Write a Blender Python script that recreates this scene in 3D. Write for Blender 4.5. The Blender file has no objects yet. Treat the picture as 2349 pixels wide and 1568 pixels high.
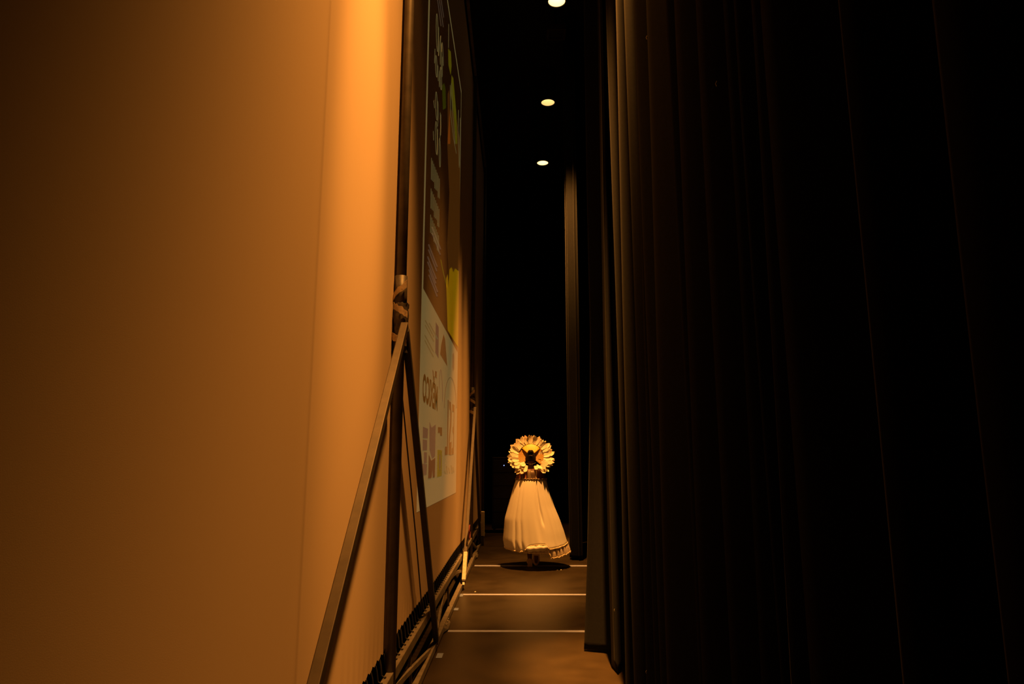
import bpy, bmesh, math, random
from mathutils import Vector, Matrix

random.seed(11)
PI = math.pi
SC = bpy.context.scene
COL = SC.collection

# ------------------------------------------------------------------ camera
W, H = 2349.0, 1568.0
FPX = 1566.0                      # focal length in pixels of the 2349-wide frame
PITCH = math.atan(275.0 / FPX)
EYE = 1.5
cam_d = bpy.data.cameras.new('camera')
cam_d.sensor_fit = 'HORIZONTAL'
cam_d.sensor_width = 36.0
cam_d.lens = 36.0 * FPX / W
cam_d.clip_start = 0.05
cam_d.clip_end = 100
cam = bpy.data.objects.new('camera', cam_d)
COL.objects.link(cam)
CAM_YAW = math.atan(10.5 / FPX)
cam.location = (0, 0, EYE)
cam.rotation_euler = (PI / 2 + PITCH, 0, CAM_YAW)
SC.camera = cam
_R = cam.rotation_euler.to_matrix()

def ray(px, py):
    return _R @ Vector(((px - W / 2) / FPX, (H / 2 - py) / FPX, -1.0))
def at_y(px, py, Y):              # point of a pixel's sight line at depth Y
    d = ray(px, py); return Vector((0, 0, EYE)) + d * (Y / d.y)
def at_x(px, py, X):
    d = ray(px, py); return Vector((0, 0, EYE)) + d * (X / d.x)
def at_z(px, py, Z):
    d = ray(px, py); return Vector((0, 0, EYE)) + d * ((Z - EYE) / d.z)

# ------------------------------------------------------------------ world, exposure
wld = bpy.data.worlds.new('dark_hall')
SC.world = wld
wld.use_nodes = True
wld.node_tree.nodes['Background'].inputs[0].default_value = (1.0, 0.35, 0.2, 1)
wld.node_tree.nodes['Background'].inputs[1].default_value = 0.0004
SC.view_settings.view_transform = 'Standard'
SC.view_settings.look = 'None'
SC.view_settings.exposure = 0.0
SC.view_settings.gamma = 1.0
SC.view_settings.use_curve_mapping = False

# the house downlights: one row along the passage, high above the floor
LAMP_X, LAMP_Z = 0.645, 8.70
LAMP_COL = (1.0, 0.37, 0.058)
#        y,   lens glow, reflector glow, [(watts, half angle, blend, sideways tilt, or aim point of an added beam), ...]
LAMPS = [(3.12, 6.0, 1.6, [(3500, 6.6, 1.0, 14.0), (3600, 19.7, 1.0, 10.0), (60, 33.0, 0.3, 0.0), (30000, 8.0, 1.0, (0.80, 4.02, 5.3))]),  # last spot is an extra beam added to brighten the near curtain folds
         (6.45, 2.0, 0.6, [(2000, 18.0, 1.0, 0.0)]),
         (9.75, 6.0, 1.6, [(6800, 17.2, 1.0, 0.0), (4200, 9.8, 1.0, (-0.5, 8.0, 0.0)), (12000, 8.0, 1.0, (0.86, 11.15, 4.9))]),  # last two are added beams, brightening the low screen and the leg curtain
         (12.85, 2.2, 0.62, [(1700, 14.5, 0.8, 0.0)]),
         (15.70, 7.0, 1.5, [(700, 14.5, 0.8, 0.0)])]

# ------------------------------------------------------------------ helpers
def link(o):
    COL.objects.link(o); return o

def tag(o, label=None, cat=None, group=None, kind=None):
    if label: o['label'] = label
    if cat: o['category'] = cat
    if group: o['group'] = group
    if kind: o['kind'] = kind
    return o

def empty(name, loc, rz=0.0):
    o = bpy.data.objects.new(name, None)
    o.location = loc; o.rotation_euler = (0, 0, rz)
    o.empty_display_size = 0.1
    return link(o)

class MB:
    def __init__(self):
        self.v = []; self.f = []
    def add(self, vs, fs):
        n = len(self.v)
        self.v += [tuple(p) for p in vs]
        self.f += [tuple(i + n for i in f) for f in fs]
        return self
    def box(self, x0, x1, y0, y1, z0, z1):
        vs = [(x, y, z) for x in (x0, x1) for y in (y0, y1) for z in (z0, z1)]
        return self.add(vs, [(0, 1, 3, 2), (4, 6, 7, 5), (0, 4, 5, 1), (2, 3, 7, 6), (0, 2, 6, 4), (1, 5, 7, 3)])
    def bar(self, a, b, w, h, up=(1, 0, 0)):            # square tube between two points
        a = Vector(a); b = Vector(b); d = (b - a).normalized()
        s = d.cross(Vector(up)).normalized(); t = s.cross(d).normalized()
        vs = []
        for p in (a, b):
            for i, j in ((-1, -1), (1, -1), (1, 1), (-1, 1)):
                vs.append(p + s * (i * w / 2) + t * (j * h / 2))
        return self.add(vs, [(3, 2, 1, 0), (4, 5, 6, 7), (0, 1, 5, 4), (1, 2, 6, 5), (2, 3, 7, 6), (3, 0, 4, 7)])
    def tube(self, pts, r, n=10, caps=True):
        pts = [Vector(p) for p in pts]
        rs = r if isinstance(r, (list, tuple)) else [r] * len(pts)
        vs = []; fs = []
        ref = None
        for i, p in enumerate(pts):
            d = (pts[min(i + 1, len(pts) - 1)] - pts[max(i - 1, 0)]).normalized()
            if ref is None:
                ref = d.orthogonal().normalized()
            s = (ref - d * ref.dot(d)).normalized(); ref = s
            t = d.cross(s)
            for k in range(n):
                a = 2 * PI * k / n
                vs.append(p + (s * math.cos(a) + t * math.sin(a)) * rs[i])
        for i in range(len(pts) - 1):
            for k in range(n):
                a = i * n + k; b = i * n + (k + 1) % n
                fs.append((a, b, b + n, a + n))
        if caps:
            fs.append(tuple(range(n - 1, -1, -1)))
            fs.append(tuple((len(pts) - 1) * n + k for k in range(n)))
        return self.add(vs, fs)
    def lathe(self, prof, n=32, c=(0, 0, 0), closed=False):
        vs = []; fs = []
        for (r, z) in prof:
            for k in range(n):
                a = 2 * PI * k / n
                vs.append((c[0] + r * math.cos(a), c[1] + r * math.sin(a), c[2] + z))
        m = len(prof)
        for i in range(m if closed else m - 1):
            j = (i + 1) % m
            for k in range(n):
                k2 = (k + 1) % n
                fs.append((i * n + k, i * n + k2, j * n + k2, j * n + k))
        return self.add(vs, fs)
    def ball(self, c, r, nu=16, nv=10):
        rx, ry, rz = r if isinstance(r, (list, tuple)) else (r, r, r)
        vs = [(c[0], c[1], c[2] - rz)]
        for j in range(1, nv):
            b = -PI / 2 + PI * j / nv
            for i in range(nu):
                a = 2 * PI * i / nu
                vs.append((c[0] + rx * math.cos(b) * math.cos(a), c[1] + ry * math.cos(b) * math.sin(a), c[2] + rz * math.sin(b)))
        vs.append((c[0], c[1], c[2] + rz))
        fs = []
        for i in range(nu):
            fs.append((0, 1 + (i + 1) % nu, 1 + i))
            fs.append((len(vs) - 1, 1 + (nv - 2) * nu + i, 1 + (nv - 2) * nu + (i + 1) % nu))
        for j in range(nv - 2):
            for i in range(nu):
                a = 1 + j * nu + i; b = 1 + j * nu + (i + 1) % nu
                fs.append((a, b, b + nu, a + nu))
        return self.add(vs, fs)
    def grid(self, rows, wrap=False):                    # rows of points -> quads
        n = len(rows[0]); vs = [p for r in rows for p in r]; fs = []
        for i in range(len(rows) - 1):
            for k in range(n if wrap else n - 1):
                k2 = (k + 1) % n
                fs.append((i * n + k, i * n + k2, (i + 1) * n + k2, (i + 1) * n + k))
        return self.add(vs, fs)
    def mesh(self, name, m=None, smooth=False, fix=True):
        me = bpy.data.meshes.new(name)
        me.from_pydata(self.v, [], self.f)
        if fix:
            b = bmesh.new(); b.from_mesh(me)
            bmesh.ops.recalc_face_normals(b, faces=b.faces)
            b.to_mesh(me); b.free()
        if m: me.materials.append(m)
        if smooth:
            me.polygons.foreach_set('use_smooth', [True] * len(me.polygons))
        me.update()
        return me
    def build(self, name, m=None, parent=None, smooth=False, bevel=0.0, thick=0.0, sub=0):
        o = link(bpy.data.objects.new(name, self.mesh(name, m, smooth)))
        if parent: o.parent = parent
        if thick:
            s = o.modifiers.new('thick', 'SOLIDIFY'); s.thickness = thick; s.offset = 0
        if bevel:
            s = o.modifiers.new('bevel', 'BEVEL'); s.width = bevel; s.segments = 2; s.limit_method = 'ANGLE'
        if sub:
            s = o.modifiers.new('sub', 'SUBSURF'); s.levels = sub; s.render_levels = sub
        return o

# ------------------------------------------------------------------ materials
def mat(name, col, rough=0.6, metal=0.0, spec=0.5, emit=None, estr=0.0, sheen=0.0, sheen_col=None,
        noise=0.0, nscale=20.0, bump=0.0, bscale=200.0, stretch=None, rough_var=0.0):
    m = bpy.data.materials.new(name); m.use_nodes = True
    nt = m.node_tree; p = nt.nodes['Principled BSDF']
    p.inputs['Base Color'].default_value = (*col, 1)
    p.inputs['Roughness'].default_value = rough
    p.inputs['Metallic'].default_value = metal
    p.inputs['Specular IOR Level'].default_value = spec
    if emit:
        p.inputs['Emission Color'].default_value = (*emit, 1)
        p.inputs['Emission Strength'].default_value = estr
    if sheen:
        p.inputs['Sheen Weight'].default_value = sheen
        p.inputs['Sheen Roughness'].default_value = 0.35
        p.inputs['Sheen Tint'].default_value = (*(sheen_col or (1, 1, 1)), 1)
    tc = None
    if noise or bump or rough_var:
        tc = nt.nodes.new('ShaderNodeTexCoord')
        mp = nt.nodes.new('ShaderNodeMapping')
        nt.links.new(tc.outputs['Object'], mp.inputs['Vector'])
        if stretch: mp.inputs['Scale'].default_value = stretch
    if noise or rough_var:
        tx = nt.nodes.new('ShaderNodeTexNoise'); tx.inputs['Scale'].default_value = nscale
        tx.inputs['Detail'].default_value = 6
        nt.links.new(mp.outputs['Vector'], tx.inputs['Vector'])
    if noise:
        rp = nt.nodes.new('ShaderNodeValToRGB')
        rp.color_ramp.elements[0].position = 0.3; rp.color_ramp.elements[1].position = 0.7
        rp.color_ramp.elements[0].color = (*[c * (1 - noise) for c in col], 1)
        rp.color_ramp.elements[1].color = (*[min(1, c * (1 + noise)) for c in col], 1)
        nt.links.new(tx.outputs['Fac'], rp.inputs['Fac'])
        nt.links.new(rp.outputs['Color'], p.inputs['Base Color'])
    if rough_var:
        mr = nt.nodes.new('ShaderNodeMapRange')
        mr.inputs['To Min'].default_value = rough - rough_var; mr.inputs['To Max'].default_value = rough + rough_var
        nt.links.new(tx.outputs['Fac'], mr.inputs['Value'])
        nt.links.new(mr.outputs['Result'], p.inputs['Roughness'])
    if bump:
        t2 = nt.nodes.new('ShaderNodeTexNoise'); t2.inputs['Scale'].default_value = bscale
        nt.links.new(mp.outputs['Vector'], t2.inputs['Vector'])
        b = nt.nodes.new('ShaderNodeBump'); b.inputs['Strength'].default_value = bump; b.inputs['Distance'].default_value = 0.002
        nt.links.new(t2.outputs['Fac'], b.inputs['Height'])
        nt.links.new(b.outputs['Normal'], p.inputs['Normal'])
    return m

M_floor = mat('black_vinyl_floor', (0.027, 0.0175, 0.007), 0.42, noise=0.25, nscale=3.0, bump=0.15, bscale=120, rough_var=0.08)
M_wall = mat('black_wall_paint', (0.006, 0.005, 0.005), 0.9, noise=0.2, nscale=4)
M_ceil = mat('black_ceiling_paint', (0.004, 0.004, 0.004), 0.95, noise=0.2, nscale=4)
M_velvet = mat('black_velvet', (0.0085, 0.0088, 0.0105), 0.95, spec=0.04, sheen=0.07, sheen_col=(1.0, 0.95, 0.9), noise=0.12, nscale=60)
M_screen = mat('screen_vinyl', (0.80, 0.62, 0.44), 0.75, spec=0.25, bump=0.05, bscale=400)
M_hem = mat('screen_hem', (0.62, 0.55, 0.45), 0.8, bump=0.1, bscale=300)
M_alu = mat('dull_aluminium', (0.22, 0.19, 0.16), 0.55, metal=0.35, noise=0.25, nscale=14)
M_brace = mat('brown_anodised_tube', (0.050, 0.036, 0.023), 0.55, metal=0.3, noise=0.2, nscale=18)
M_pole = mat('dark_pole_tube', (0.085, 0.072, 0.062), 0.5, metal=0.2, noise=0.3, nscale=10)
M_brace_dark = mat('dark_brace_tube', (0.035, 0.03, 0.027), 0.6, noise=0.3, nscale=12)
M_tape = mat('gaffer_tape', (0.055, 0.045, 0.04), 0.5, noise=0.4, nscale=40)
M_tape_tan = mat('frayed_tan_tape', (0.40, 0.30, 0.21), 0.6, noise=0.4, nscale=40)
M_sleeve = mat('pale_worn_sleeve', (0.75, 0.70, 0.58), 0.4, noise=0.2, nscale=40)
M_rubber = mat('black_elastic', (0.02, 0.018, 0.017), 0.7)
M_steel = mat('steel_hardware', (0.5, 0.48, 0.45), 0.35, metal=0.9)
M_redcord = mat('dark_red_cord', (0.16, 0.015, 0.012), 0.7)
M_white_tape = mat('white_floor_tape', (0.36, 0.40, 0.66), 0.5, noise=0.12, nscale=12)
M_mark = mat('grey_spike_tape', (0.17, 0.22, 0.42), 0.6, noise=0.15, nscale=60)
M_can = mat('black_lamp_can', (0.012, 0.011, 0.01), 0.6)
M_plastic = mat('black_equipment_shell', (0.012, 0.012, 0.013), 0.55)

# ------------------------------------------------------------------ setting
X0, X1, Y0, Y1, ZC = -3.2, 3.2, -4.0, 21.0, 9.4
def struct(name, mb, m):
    return tag(mb.build(name, m), kind='structure')
struct('floor', MB().box(X0, X1, Y0, Y1, -0.1, 0.0), M_floor)
struct('ceiling', MB().box(X0, X1, Y0, Y1, ZC, ZC + 0.1), M_ceil)
struct('wall_left', MB().box(X0 - 0.1, X0, Y0, Y1, 0, ZC), M_wall)
struct('wall_right', MB().box(X1, X1 + 0.1, Y0, Y1, 0, ZC), M_wall)
struct('wall_far', MB().box(X0, X1, Y1, Y1 + 0.1, 0, ZC), M_wall)
struct('wall_near', MB().box(X0, X1, Y0 - 0.1, Y0, 0, ZC), M_wall)

# ------------------------------------------------------------------ projection screen
SX = -0.745                        # plane of the screen cloth
SB, ST = 0.435, 8.0                # its lower and upper edge
SY0, SY1 = -1.6, 15.1
scr = empty('projection_screen', (SX, 6.5, 0))
tag(scr, 'huge rear projection screen of pale vinyl lashed into a metal truss frame along the passage', 'projection screen')
def rel(o, root):                  # keep world coordinates of a mesh under its root
    o.parent = root
    o.matrix_parent_inverse = Matrix.Translation(root.location).inverted()
    return o
def part(name, mb, m, parent=scr, **k):
    o = mb.build(name, m, **k)
    if parent.parent:
        o.parent = parent
    else:
        rel(o, parent)
    return o

CORD_SP = 0.112
CORDS = [3.25 + i * CORD_SP for i in range(100)]
rows = []
ys = []
y = SY0
while y <= SY1 + 1e-6:
    ys.append(y); y += CORD_SP / 6 if y > 3.0 else 0.08
SEAM = 2.45
ys += [SEAM - 0.02, SEAM - 0.008, SEAM, SEAM + 0.008, SEAM + 0.02]
ys = sorted(set(round(v, 4) for v in ys))
def hem_z(y):
    ph = (y - 3.25) / CORD_SP
    return SB + 0.020 * abs(math.sin(PI * ph)) ** 0.7 + 0.008 * math.sin(1.7 * y)
def cloth_x(y, z):
    x = SX + 0.004 * math.sin(0.9 * y + 0.4) * math.sin(0.5 * z) * max(0.0, min(1.0, (5.2 - y) / 1.2))
    x += 0.006 * math.exp(-((y - SEAM) / 0.008) ** 2)
    x += 0.0015 * math.exp(-((z - SB) / 0.12) ** 2) * math.sin(2 * PI * (y - 3.25) / CORD_SP) * 1.5
    return x
zs = [0, 0.03, 0.08, 0.16, 0.3, 0.6, 1.2, 2, 3, 4, 5, 6, 7, ST - SB]
for dz in zs:
    rows.append([(cloth_x(y, SB + dz), y, (hem_z(y) * (1 - dz / 0.3) + SB * dz / 0.3 if dz < 0.3 else SB) + dz) for y in ys])
fabric = part('screen_cloth', MB().grid(rows), M_screen, smooth=True)
tag(fabric, 'pale vinyl screen cloth with a vertical welded seam')

# hem tabs where each cord hooks in, then the cords themselves (100 in view)
up_rail_top, up_rail_bot = 0.355, 0.290
RX0, RX1 = -0.722, -0.682
for i, yy in enumerate(CORDS):
    if yy > SY1 - 0.05: break
    z1 = hem_z(yy) + 0.012
    j = random.uniform(-0.012, 0.012)
    pts = [(SX + 0.004, yy, z1), (SX + 0.012, yy + j * 0.5, z1 - 0.03), (RX0 - 0.004, yy + j, up_rail_top + 0.015),
           (RX0 + 0.012, yy + j, up_rail_top + 0.006), (RX0 + 0.016, yy + j + 0.012, up_rail_top + 0.004)]
    c = part('elastic_cord', MB().tube(pts, 0.0048, 5), M_rubber)

# the truss: an upper rail, a lower rail and webs between them
TY0, TY1 = -1.5, 14.6
part('upper_rail', MB().box(RX0, RX1, TY0, TY1, up_rail_bot, up_rail_top), M_alu, bevel=0.003)
part('lower_rail', MB().box(-0.695, -0.648, TY0, TY1, 0.012, 0.068), M_alu, bevel=0.003)
part('top_rail', MB().box(RX0, RX1, TY0, TY1, ST + 0.06, ST + 0.12), M_alu, bevel=0.003)
webs = []
def arc_web(ya, yb, w=0.032, pw=1.05):
    pts = []
    for k in range(9):
        t = k / 8
        pts.append((-0.700 + 0.028 * t, ya + (yb - ya) * t, up_rail_bot - 0.004 - (up_rail_bot - 0.07) * (t ** pw)))
    mb = MB()
    for a, b in zip(pts[:-1], pts[1:]):
        mb.bar(a, b, w, 0.02)
    return mb
FEET = [5.85, 8.52, 12.6]
for (ya, yb) in [(3.75, 5.6), (6.9, 6.0), (7.6, 9.3), (10.15, 9.35), (10.9, 11.9), (12.2, 12.9), (13.2, 14.2)]:
    part('web_strut', arc_web(ya, yb, pw=1.8 if 7 < ya < 8 else 1.05), M_alu)
for yy in (4.75, 7.25, 9.9, 11.7, 13.6):
    part('web_post', MB().bar((-0.690, yy, 0.06), (-0.703, yy, up_rail_bot + 0.005), 0.018, 0.018), M_pole)
for yy in (6.55, 11.25):
    mb = MB().add([(-0.66, yy - 0.22, 0.07), (-0.66, yy + 0.26, 0.07), (-0.618, yy + 0.16, 0.03), (-0.618, yy - 0.02, 0.012),
                   (-0.66, yy - 0.22, 0.012), (-0.66, yy + 0.26, 0.012)],
                  [(0, 3, 2, 1), (0, 4, 3), (1, 2, 5), (4, 5, 2, 3), (0, 1, 5, 4)])
    g = part('rail_splice', mb, M_alu, bevel=0.002)
    for dy in (-0.05, 0.08, 0.18):
        part('splice_bolt', MB().ball((-0.640, yy + dy, 0.055), 0.009, 8, 6), M_steel, parent=g)

# upright poles, each with a spread pair of braces taped to it
POLE_X = -0.705
def brace_stand(py, tall_braces, joint_z, feet, cols, sleeve):
    pole = part('upright_pole', MB().tube([(POLE_X, py, 0.02), (POLE_X, py, ST + 0.1)], 0.031, 18), M_pole, smooth=True)
    part('pole_collar', MB().tube([(POLE_X, py, joint_z + 0.10), (POLE_X, py, joint_z + 0.34)], 0.038, 18), M_tape, parent=pole, smooth=True)
    # crumpled tape lashing
    mb = MB(); n = 20; rr = []
    for i in range(15):
        z = joint_z - 0.14 + i * 0.022
        rr.append([(POLE_X + 0.004 + math.cos(2 * PI * k / n) * (0.043 + random.uniform(-0.005, 0.007)),
                    py + math.sin(2 * PI * k / n) * (0.046 + random.uniform(-0.006, 0.012)), z + random.uniform(-0.008, 0.008)) for k in range(n)])
    mb.grid(rr, True)
    wrap = part('tape_wrap', mb, M_tape, smooth=True)
    for k, (dz, a0, sp) in enumerate(((0.16, 3.3, 2.2), (-0.05, 3.2, 2.4), (0.12, 4.0, 1.6))):
        rws = []
        for s in range(2):
            rws.append([(POLE_X + 0.004 + math.cos(a0 + sp * t / 8) * (0.052 + 0.003 * k), py + math.sin(a0 + sp * t / 8) * (0.055 + 0.003 * k),
                         joint_z + dz + 0.045 * s + 0.10 * t / 8 * (1 if k == 0 else -0.5) + random.uniform(-0.006, 0.006)) for t in range(9)])
        part('tape_tail', MB().grid(rws), M_tape_tan, parent=wrap, thick=0.002)
    for f, m, dx in zip(feet, cols, (0.045, 0.027)):
        top = (POLE_X + dx + 0.012, py + (-0.04 if f > py else -0.17), joint_z)
        ft = (POLE_X + dx + 0.025, f, 0.085)
        b = part('brace_strut', MB().bar(top, ft, 0.046, 0.042), m, bevel=0.004)
        d = (Vector(ft) - Vector(top)).normalized()
        e = Vector(ft)
        part('foot_clevis', MB().bar(e - d * 0.05, e + d * 0.045, 0.03, 0.03), M_steel if sleeve else M_pole, parent=b, bevel=0.003)
        if sleeve and f < py:
            part('pale_sleeve', MB().bar(e - d * 0.42, e - d * 0.02, 0.052, 0.048), M_sleeve, parent=b, bevel=0.005)
    # footplate on the rail
    ftp = part('foot_plate', MB().box(POLE_X - 0.035, POLE_X + 0.06, py - 0.09, py + 0.09, 0.0, 0.03), M_pole, bevel=0.004)
    part('plate_bolt', MB().ball((POLE_X + 0.04, py - 0.05, 0.034), 0.010, 8, 6), M_steel, parent=ftp)
    part('plate_bolt', MB().ball((POLE_X + 0.04, py + 0.05, 0.034), 0.010, 8, 6), M_steel, parent=ftp)

brace_stand(4.05, True, 2.28, (1.54, 5.85), (M_brace, M_brace_dark), False)
brace_stand(10.84, True, 2.33, (8.52, 12.62), (M_brace, M_brace_dark), True)
part('guy_cord', MB().tube([(-0.715, 4.06, 2.15), (-0.712, 5.0, 0.95), (-0.712, 5.42, 0.37)], 0.005, 6), M_rubber)
# end upright at the far end of the truss
e1 = part('end_bracket', MB().box(-0.655, -0.595, 12.9, 13.02, 0.16, 0.60), M_sleeve, bevel=0.004)
part('bracket_foot', MB().box(-0.66, -0.60, 12.86, 13.06, 0.0, 0.18), M_pole, parent=e1, bevel=0.004)
part('far_edge_post', MB().tube([(POLE_X, 14.55, 0.02), (POLE_X, 14.55, ST + 0.1)], 0.03, 14), M_pole, smooth=True)

# ---- the picture thrown onto the cloth, seen from behind so it reads in mirror image
_layer = [0]
def pic_mat(name, emi, s=1.0):
    return mat(name, (0.80, 0.62, 0.44), 0.75, spec=0.25, emit=emi, estr=s)
WHITE_E = (0.095, 0.074, 0.025)
P_white = pic_mat('projected_white', WHITE_E)
P_pale = pic_mat('projected_pale_grey', (0.060, 0.046, 0.014))
P_type = pic_mat('projected_lettering', (0.050, 0.042, 0.014))
P_grey = pic_mat('projected_grey_violet', (0.030, 0.022, 0.014))
P_purple = pic_mat('projected_purple', (0.004, 0.0025, 0.004))
P_brown = pic_mat('projected_brown', (0.004, 0.003, 0.0))
P_red = pic_mat('projected_red', (0.022, 0.010, 0.003))
P_pink = pic_mat('projected_pink', (0.040, 0.030, 0.012))
P_yellow = pic_mat('projected_yellow', (0.140, 0.072, 0.0))
P_amber = pic_mat('projected_amber', (0.135, 0.060, 0.0))
P_olive = pic_mat('projected_olive', (0.012, 0.017, 0.0))
P_lime = pic_mat('projected_lime', (0.050, 0.044, 0.001))
P_skin = pic_mat('projected_warm_brown', (0.030, 0.010, 0.001))
P_dark = pic_mat('projected_black', (0.0, 0.0, 0.0))
P_slate = pic_mat('projected_slate', (0.010, 0.014, 0.012))

def s_pt(px, py, dx):
    p = at_x(px, py, SX + dx); return (SX + dx, p.y, p.z)
PY0 = at_x(966.5, 700, SX).y; PY1 = at_x(1052.5, 640, SX).y
PZ1 = at_x(1060, 220, SX).z; PZ0 = at_x(1044.5, 1130, SX).z
def quad_yz(y0, y1, z0, z1, dx):
    return [(SX + dx, y0, z0), (SX + dx, y1, z0), (SX + dx, y1, z1), (SX + dx, y0, z1)]
BASE = 0.0008
poster = part('projected_poster', MB().add(quad_yz(PY0, PY1, PZ0, PZ1, BASE), [(0, 1, 2, 3)]), P_white)
tag(poster, 'projected poster seen mirrored, black above a white strip of logos')
WZ = at_x(972, 664, SX).z           # top of the white strip
def flat(name, mb, m):
    o = mb.build(name, m); o.parent = poster; return o
L1, L2, L3 = BASE + 0.0005, BASE + 0.0010, BASE + 0.0015
BW = 0.075
flat('dark_picture', MB().add(quad_yz(PY0 + BW, PY1 - 0.05, WZ, PZ1 - 0.06, L1), [(0, 1, 2, 3)]), P_dark)
def poly(name, polys, m, dx=L2):
    mb = MB()
    for pl in polys:
        mb.add([s_pt(x, y, dx) for x, y in pl], [tuple(range(len(pl)))])
    return flat(name, mb, m)
def stroke(name, lines, w, m, dx=L3):
    if name in ('feather_stroke', 'number_lettering') and len(lines) > 1:
        for l1 in lines: stroke(name, [l1], w, m, dx)
        return
    mb = MB()
    for ln in lines:
        for (a, b) in zip(ln[:-1], ln[1:]):
            dxp, dyp = b[0] - a[0], b[1] - a[1]
            l = math.hypot(dxp, dyp) or 1
            nx, ny = -dyp / l * w / 2, dxp / l * w / 2
            q = [(a[0] + nx, a[1] + ny), (b[0] + nx, b[1] + ny), (b[0] - nx, b[1] - ny), (a[0] - nx, a[1] - ny)]
            mb.add([s_pt(x, y, dx) for x, y in q], [(0, 1, 2, 3)])
    return flat(name, mb, m)

# picture half: a figure in warm brown, green and yellow brush marks
poly('painted_figure', [[(1026, 330), (1032, 250), (1046, 262), (1056, 330), (1055, 480), (1054, 612), (1030, 640), (1026, 560), (1031, 440)],
                        [(1027, 215), (1031, 205), (1033, 330), (1027, 330)]], P_skin, L2)
poly('green_patch', [[(1014, 196), (1019, 190), (1022, 205), (1023, 248), (1016, 252)]], P_olive)
poly('lime_brush_mark', [[(1028, 112), (1034, 118), (1036, 150), (1034, 172), (1029, 150)],
                         [(1036, 172), (1040, 180), (1043, 215), (1047, 262), (1049, 330), (1045, 330), (1041, 262), (1034, 215)]], P_lime, L3)
stroke('feather_stroke', [[(1033, 195), (1034, 262), (1041, 320), (1047, 352)], [(1036, 190), (1038, 250), (1044, 330)],
                          [(1029.5, 55), (1029, 110)], [(1052, 252), (1051, 300), (1053.5, 385)], [(1056, 270), (1054.5, 380)]], 1.3, P_type, BASE + 0.0020)
poly('yellow_skirt', [[(1023.5, 640), (1027, 628), (1029, 660), (1031, 618), (1036, 612), (1040, 625), (1044, 615), (1052.5, 622), (1051, 796), (1040, 779), (1027, 757)]], P_yellow, L3)
stroke('amber_streak', [[(1031, 640), (1032, 700)], [(1036, 630), (1037.5, 735)], [(1046, 700), (1045, 780)], [(1041, 690), (1042, 770)], [(1034, 700), (1033.5, 755)]], 1.5, P_amber, BASE + 0.0020)
stroke('lime_stem', [[(1011, 595), (1017, 625), (1026, 660)]], 1.8, P_lime)
# lettering of the picture half (strokes too steep to be read)
def oval(cx, cy, rx, ry, sl=0.0, n=18, a0=0.0, a1=2 * PI):
    return [(cx + rx * math.cos(a0 + (a1 - a0) * k / n), cy + ry * math.sin(a0 + (a1 - a0) * k / n) + sl * rx * math.cos(a0 + (a1 - a0) * k / n)) for k in range(n + 1)]
stroke('headline_lettering', [oval(1003, 75, 2.2, 40, 8), [(1006.5, 62), (1006, 128)], [(1006, 128), (1011, 82)], [(1011, 82), (1010, 148)],
                              oval(1015, 135, 2.0, 34, 8, 12, PI, 2 * PI), [(1013, 100), (1012.5, 160)]], 1.5, P_type)
stroke('subtitle_lettering', [[(998, 112), (997, 145)], oval(1001, 152, 2, 22, 6), [(1004.5, 150), (1005.5, 186)], [(1008.5, 162), (1008, 200)],
                              oval(1011.5, 180, 1.8, 24, 6), [(1015, 130), (1014.5, 176)]], 1.6, P_type)
stroke('number_lettering', [oval(1001.5, 243, 2.2, 30, 6), [(1004.5, 232), (1005.5, 262), (1004, 290)], oval(1001, 316, 2.2, 36, 6), [(1004.2, 296), (1003.2, 356)],
                            [(1010, 258), (1011, 292), (1009.5, 316)], oval(1009, 350, 1.6, 32, 6), [(995, 230), (997, 248)], [(994, 300), (995, 322)], [(1011.5, 262), (1011, 310)]], 1.5, P_type)
ln = []
for (x0, y0, dy, n) in ((990, 362, 50, 8), (989, 432, 46, 8), (988, 492, 42, 8)):
    for k in range(n):
        x = x0 + k * 2.6
        yt = y0 + k * 2.6 * 2.6
        ln.append([(x, yt), (x - 0.5, yt + dy - 4 * (k % 3))])
stroke('bold_text_block', ln, 1.6, P_type)
ln = []
for (x0, y0, dy) in ((991, 520, 14), (983, 560, 12), (981, 588, 12), (984, 618, 12)):
    ln.append([(x0, y0), (x0 + 20, y0 + 52)]); ln.append([(x0, y0 + dy), (x0 + 19, y0 + dy + 50)])
stroke('small_text_block', ln, 3.2, P_grey)
ln = [[(1004, 0), (1012, 60)], [(1008, 0), (1017, 62)], [(1012, 0), (1018, 40)]]
stroke('faint_text_block', ln, 1.6, P_grey)

# the white strip of logos
def word(name, text, pxl, pxr, pyt, pyb, m):            # mirror-read line of type; pyt/pyb at its right-hand end
    cu = bpy.data.curves.new(name, 'FONT'); cu.body = text; cu.resolution_u = 3; cu.offset = 0.04
    t = bpy.data.objects.new(name, cu); link(t)
    dg = bpy.context.evaluated_depsgraph_get()
    me = bpy.data.meshes.new_from_object(t.evaluated_get(dg))
    bpy.data.objects.remove(t)
    xs = [v.co.x for v in me.vertices]; zz = [v.co.y for v in me.vertices]
    ya = at_x(pxr, (pyt + pyb) / 2, SX).y; yb = at_x(pxl, (pyt + pyb) / 2, SX).y
    za = at_x(pxr, pyb, SX).z; zb = at_x(pxr, pyt, SX).z
    for v in me.vertices:
        u = (v.co.x - min(xs)) / (max(xs) - min(xs)); w = (v.co.y - min(zz)) / (max(zz) - min(zz))
        v.co = (SX + L2, ya + (yb - ya) * u, za + (zb - za) * w)
    me.materials.clear(); me.materials.append(m)
    o = link(bpy.data.objects.new(name, me)); o.parent = poster
    return o
word('country_wordmark', 'MÉXICO', 968.5, 1003.5, 871, 944, P_brown)
poly('bird_emblem', [[(992, 846), (994.5, 852), (995.5, 876), (994, 877)], [(998, 850), (1002, 852), (1001.5, 868), (997.5, 864)]], P_red)
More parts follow.
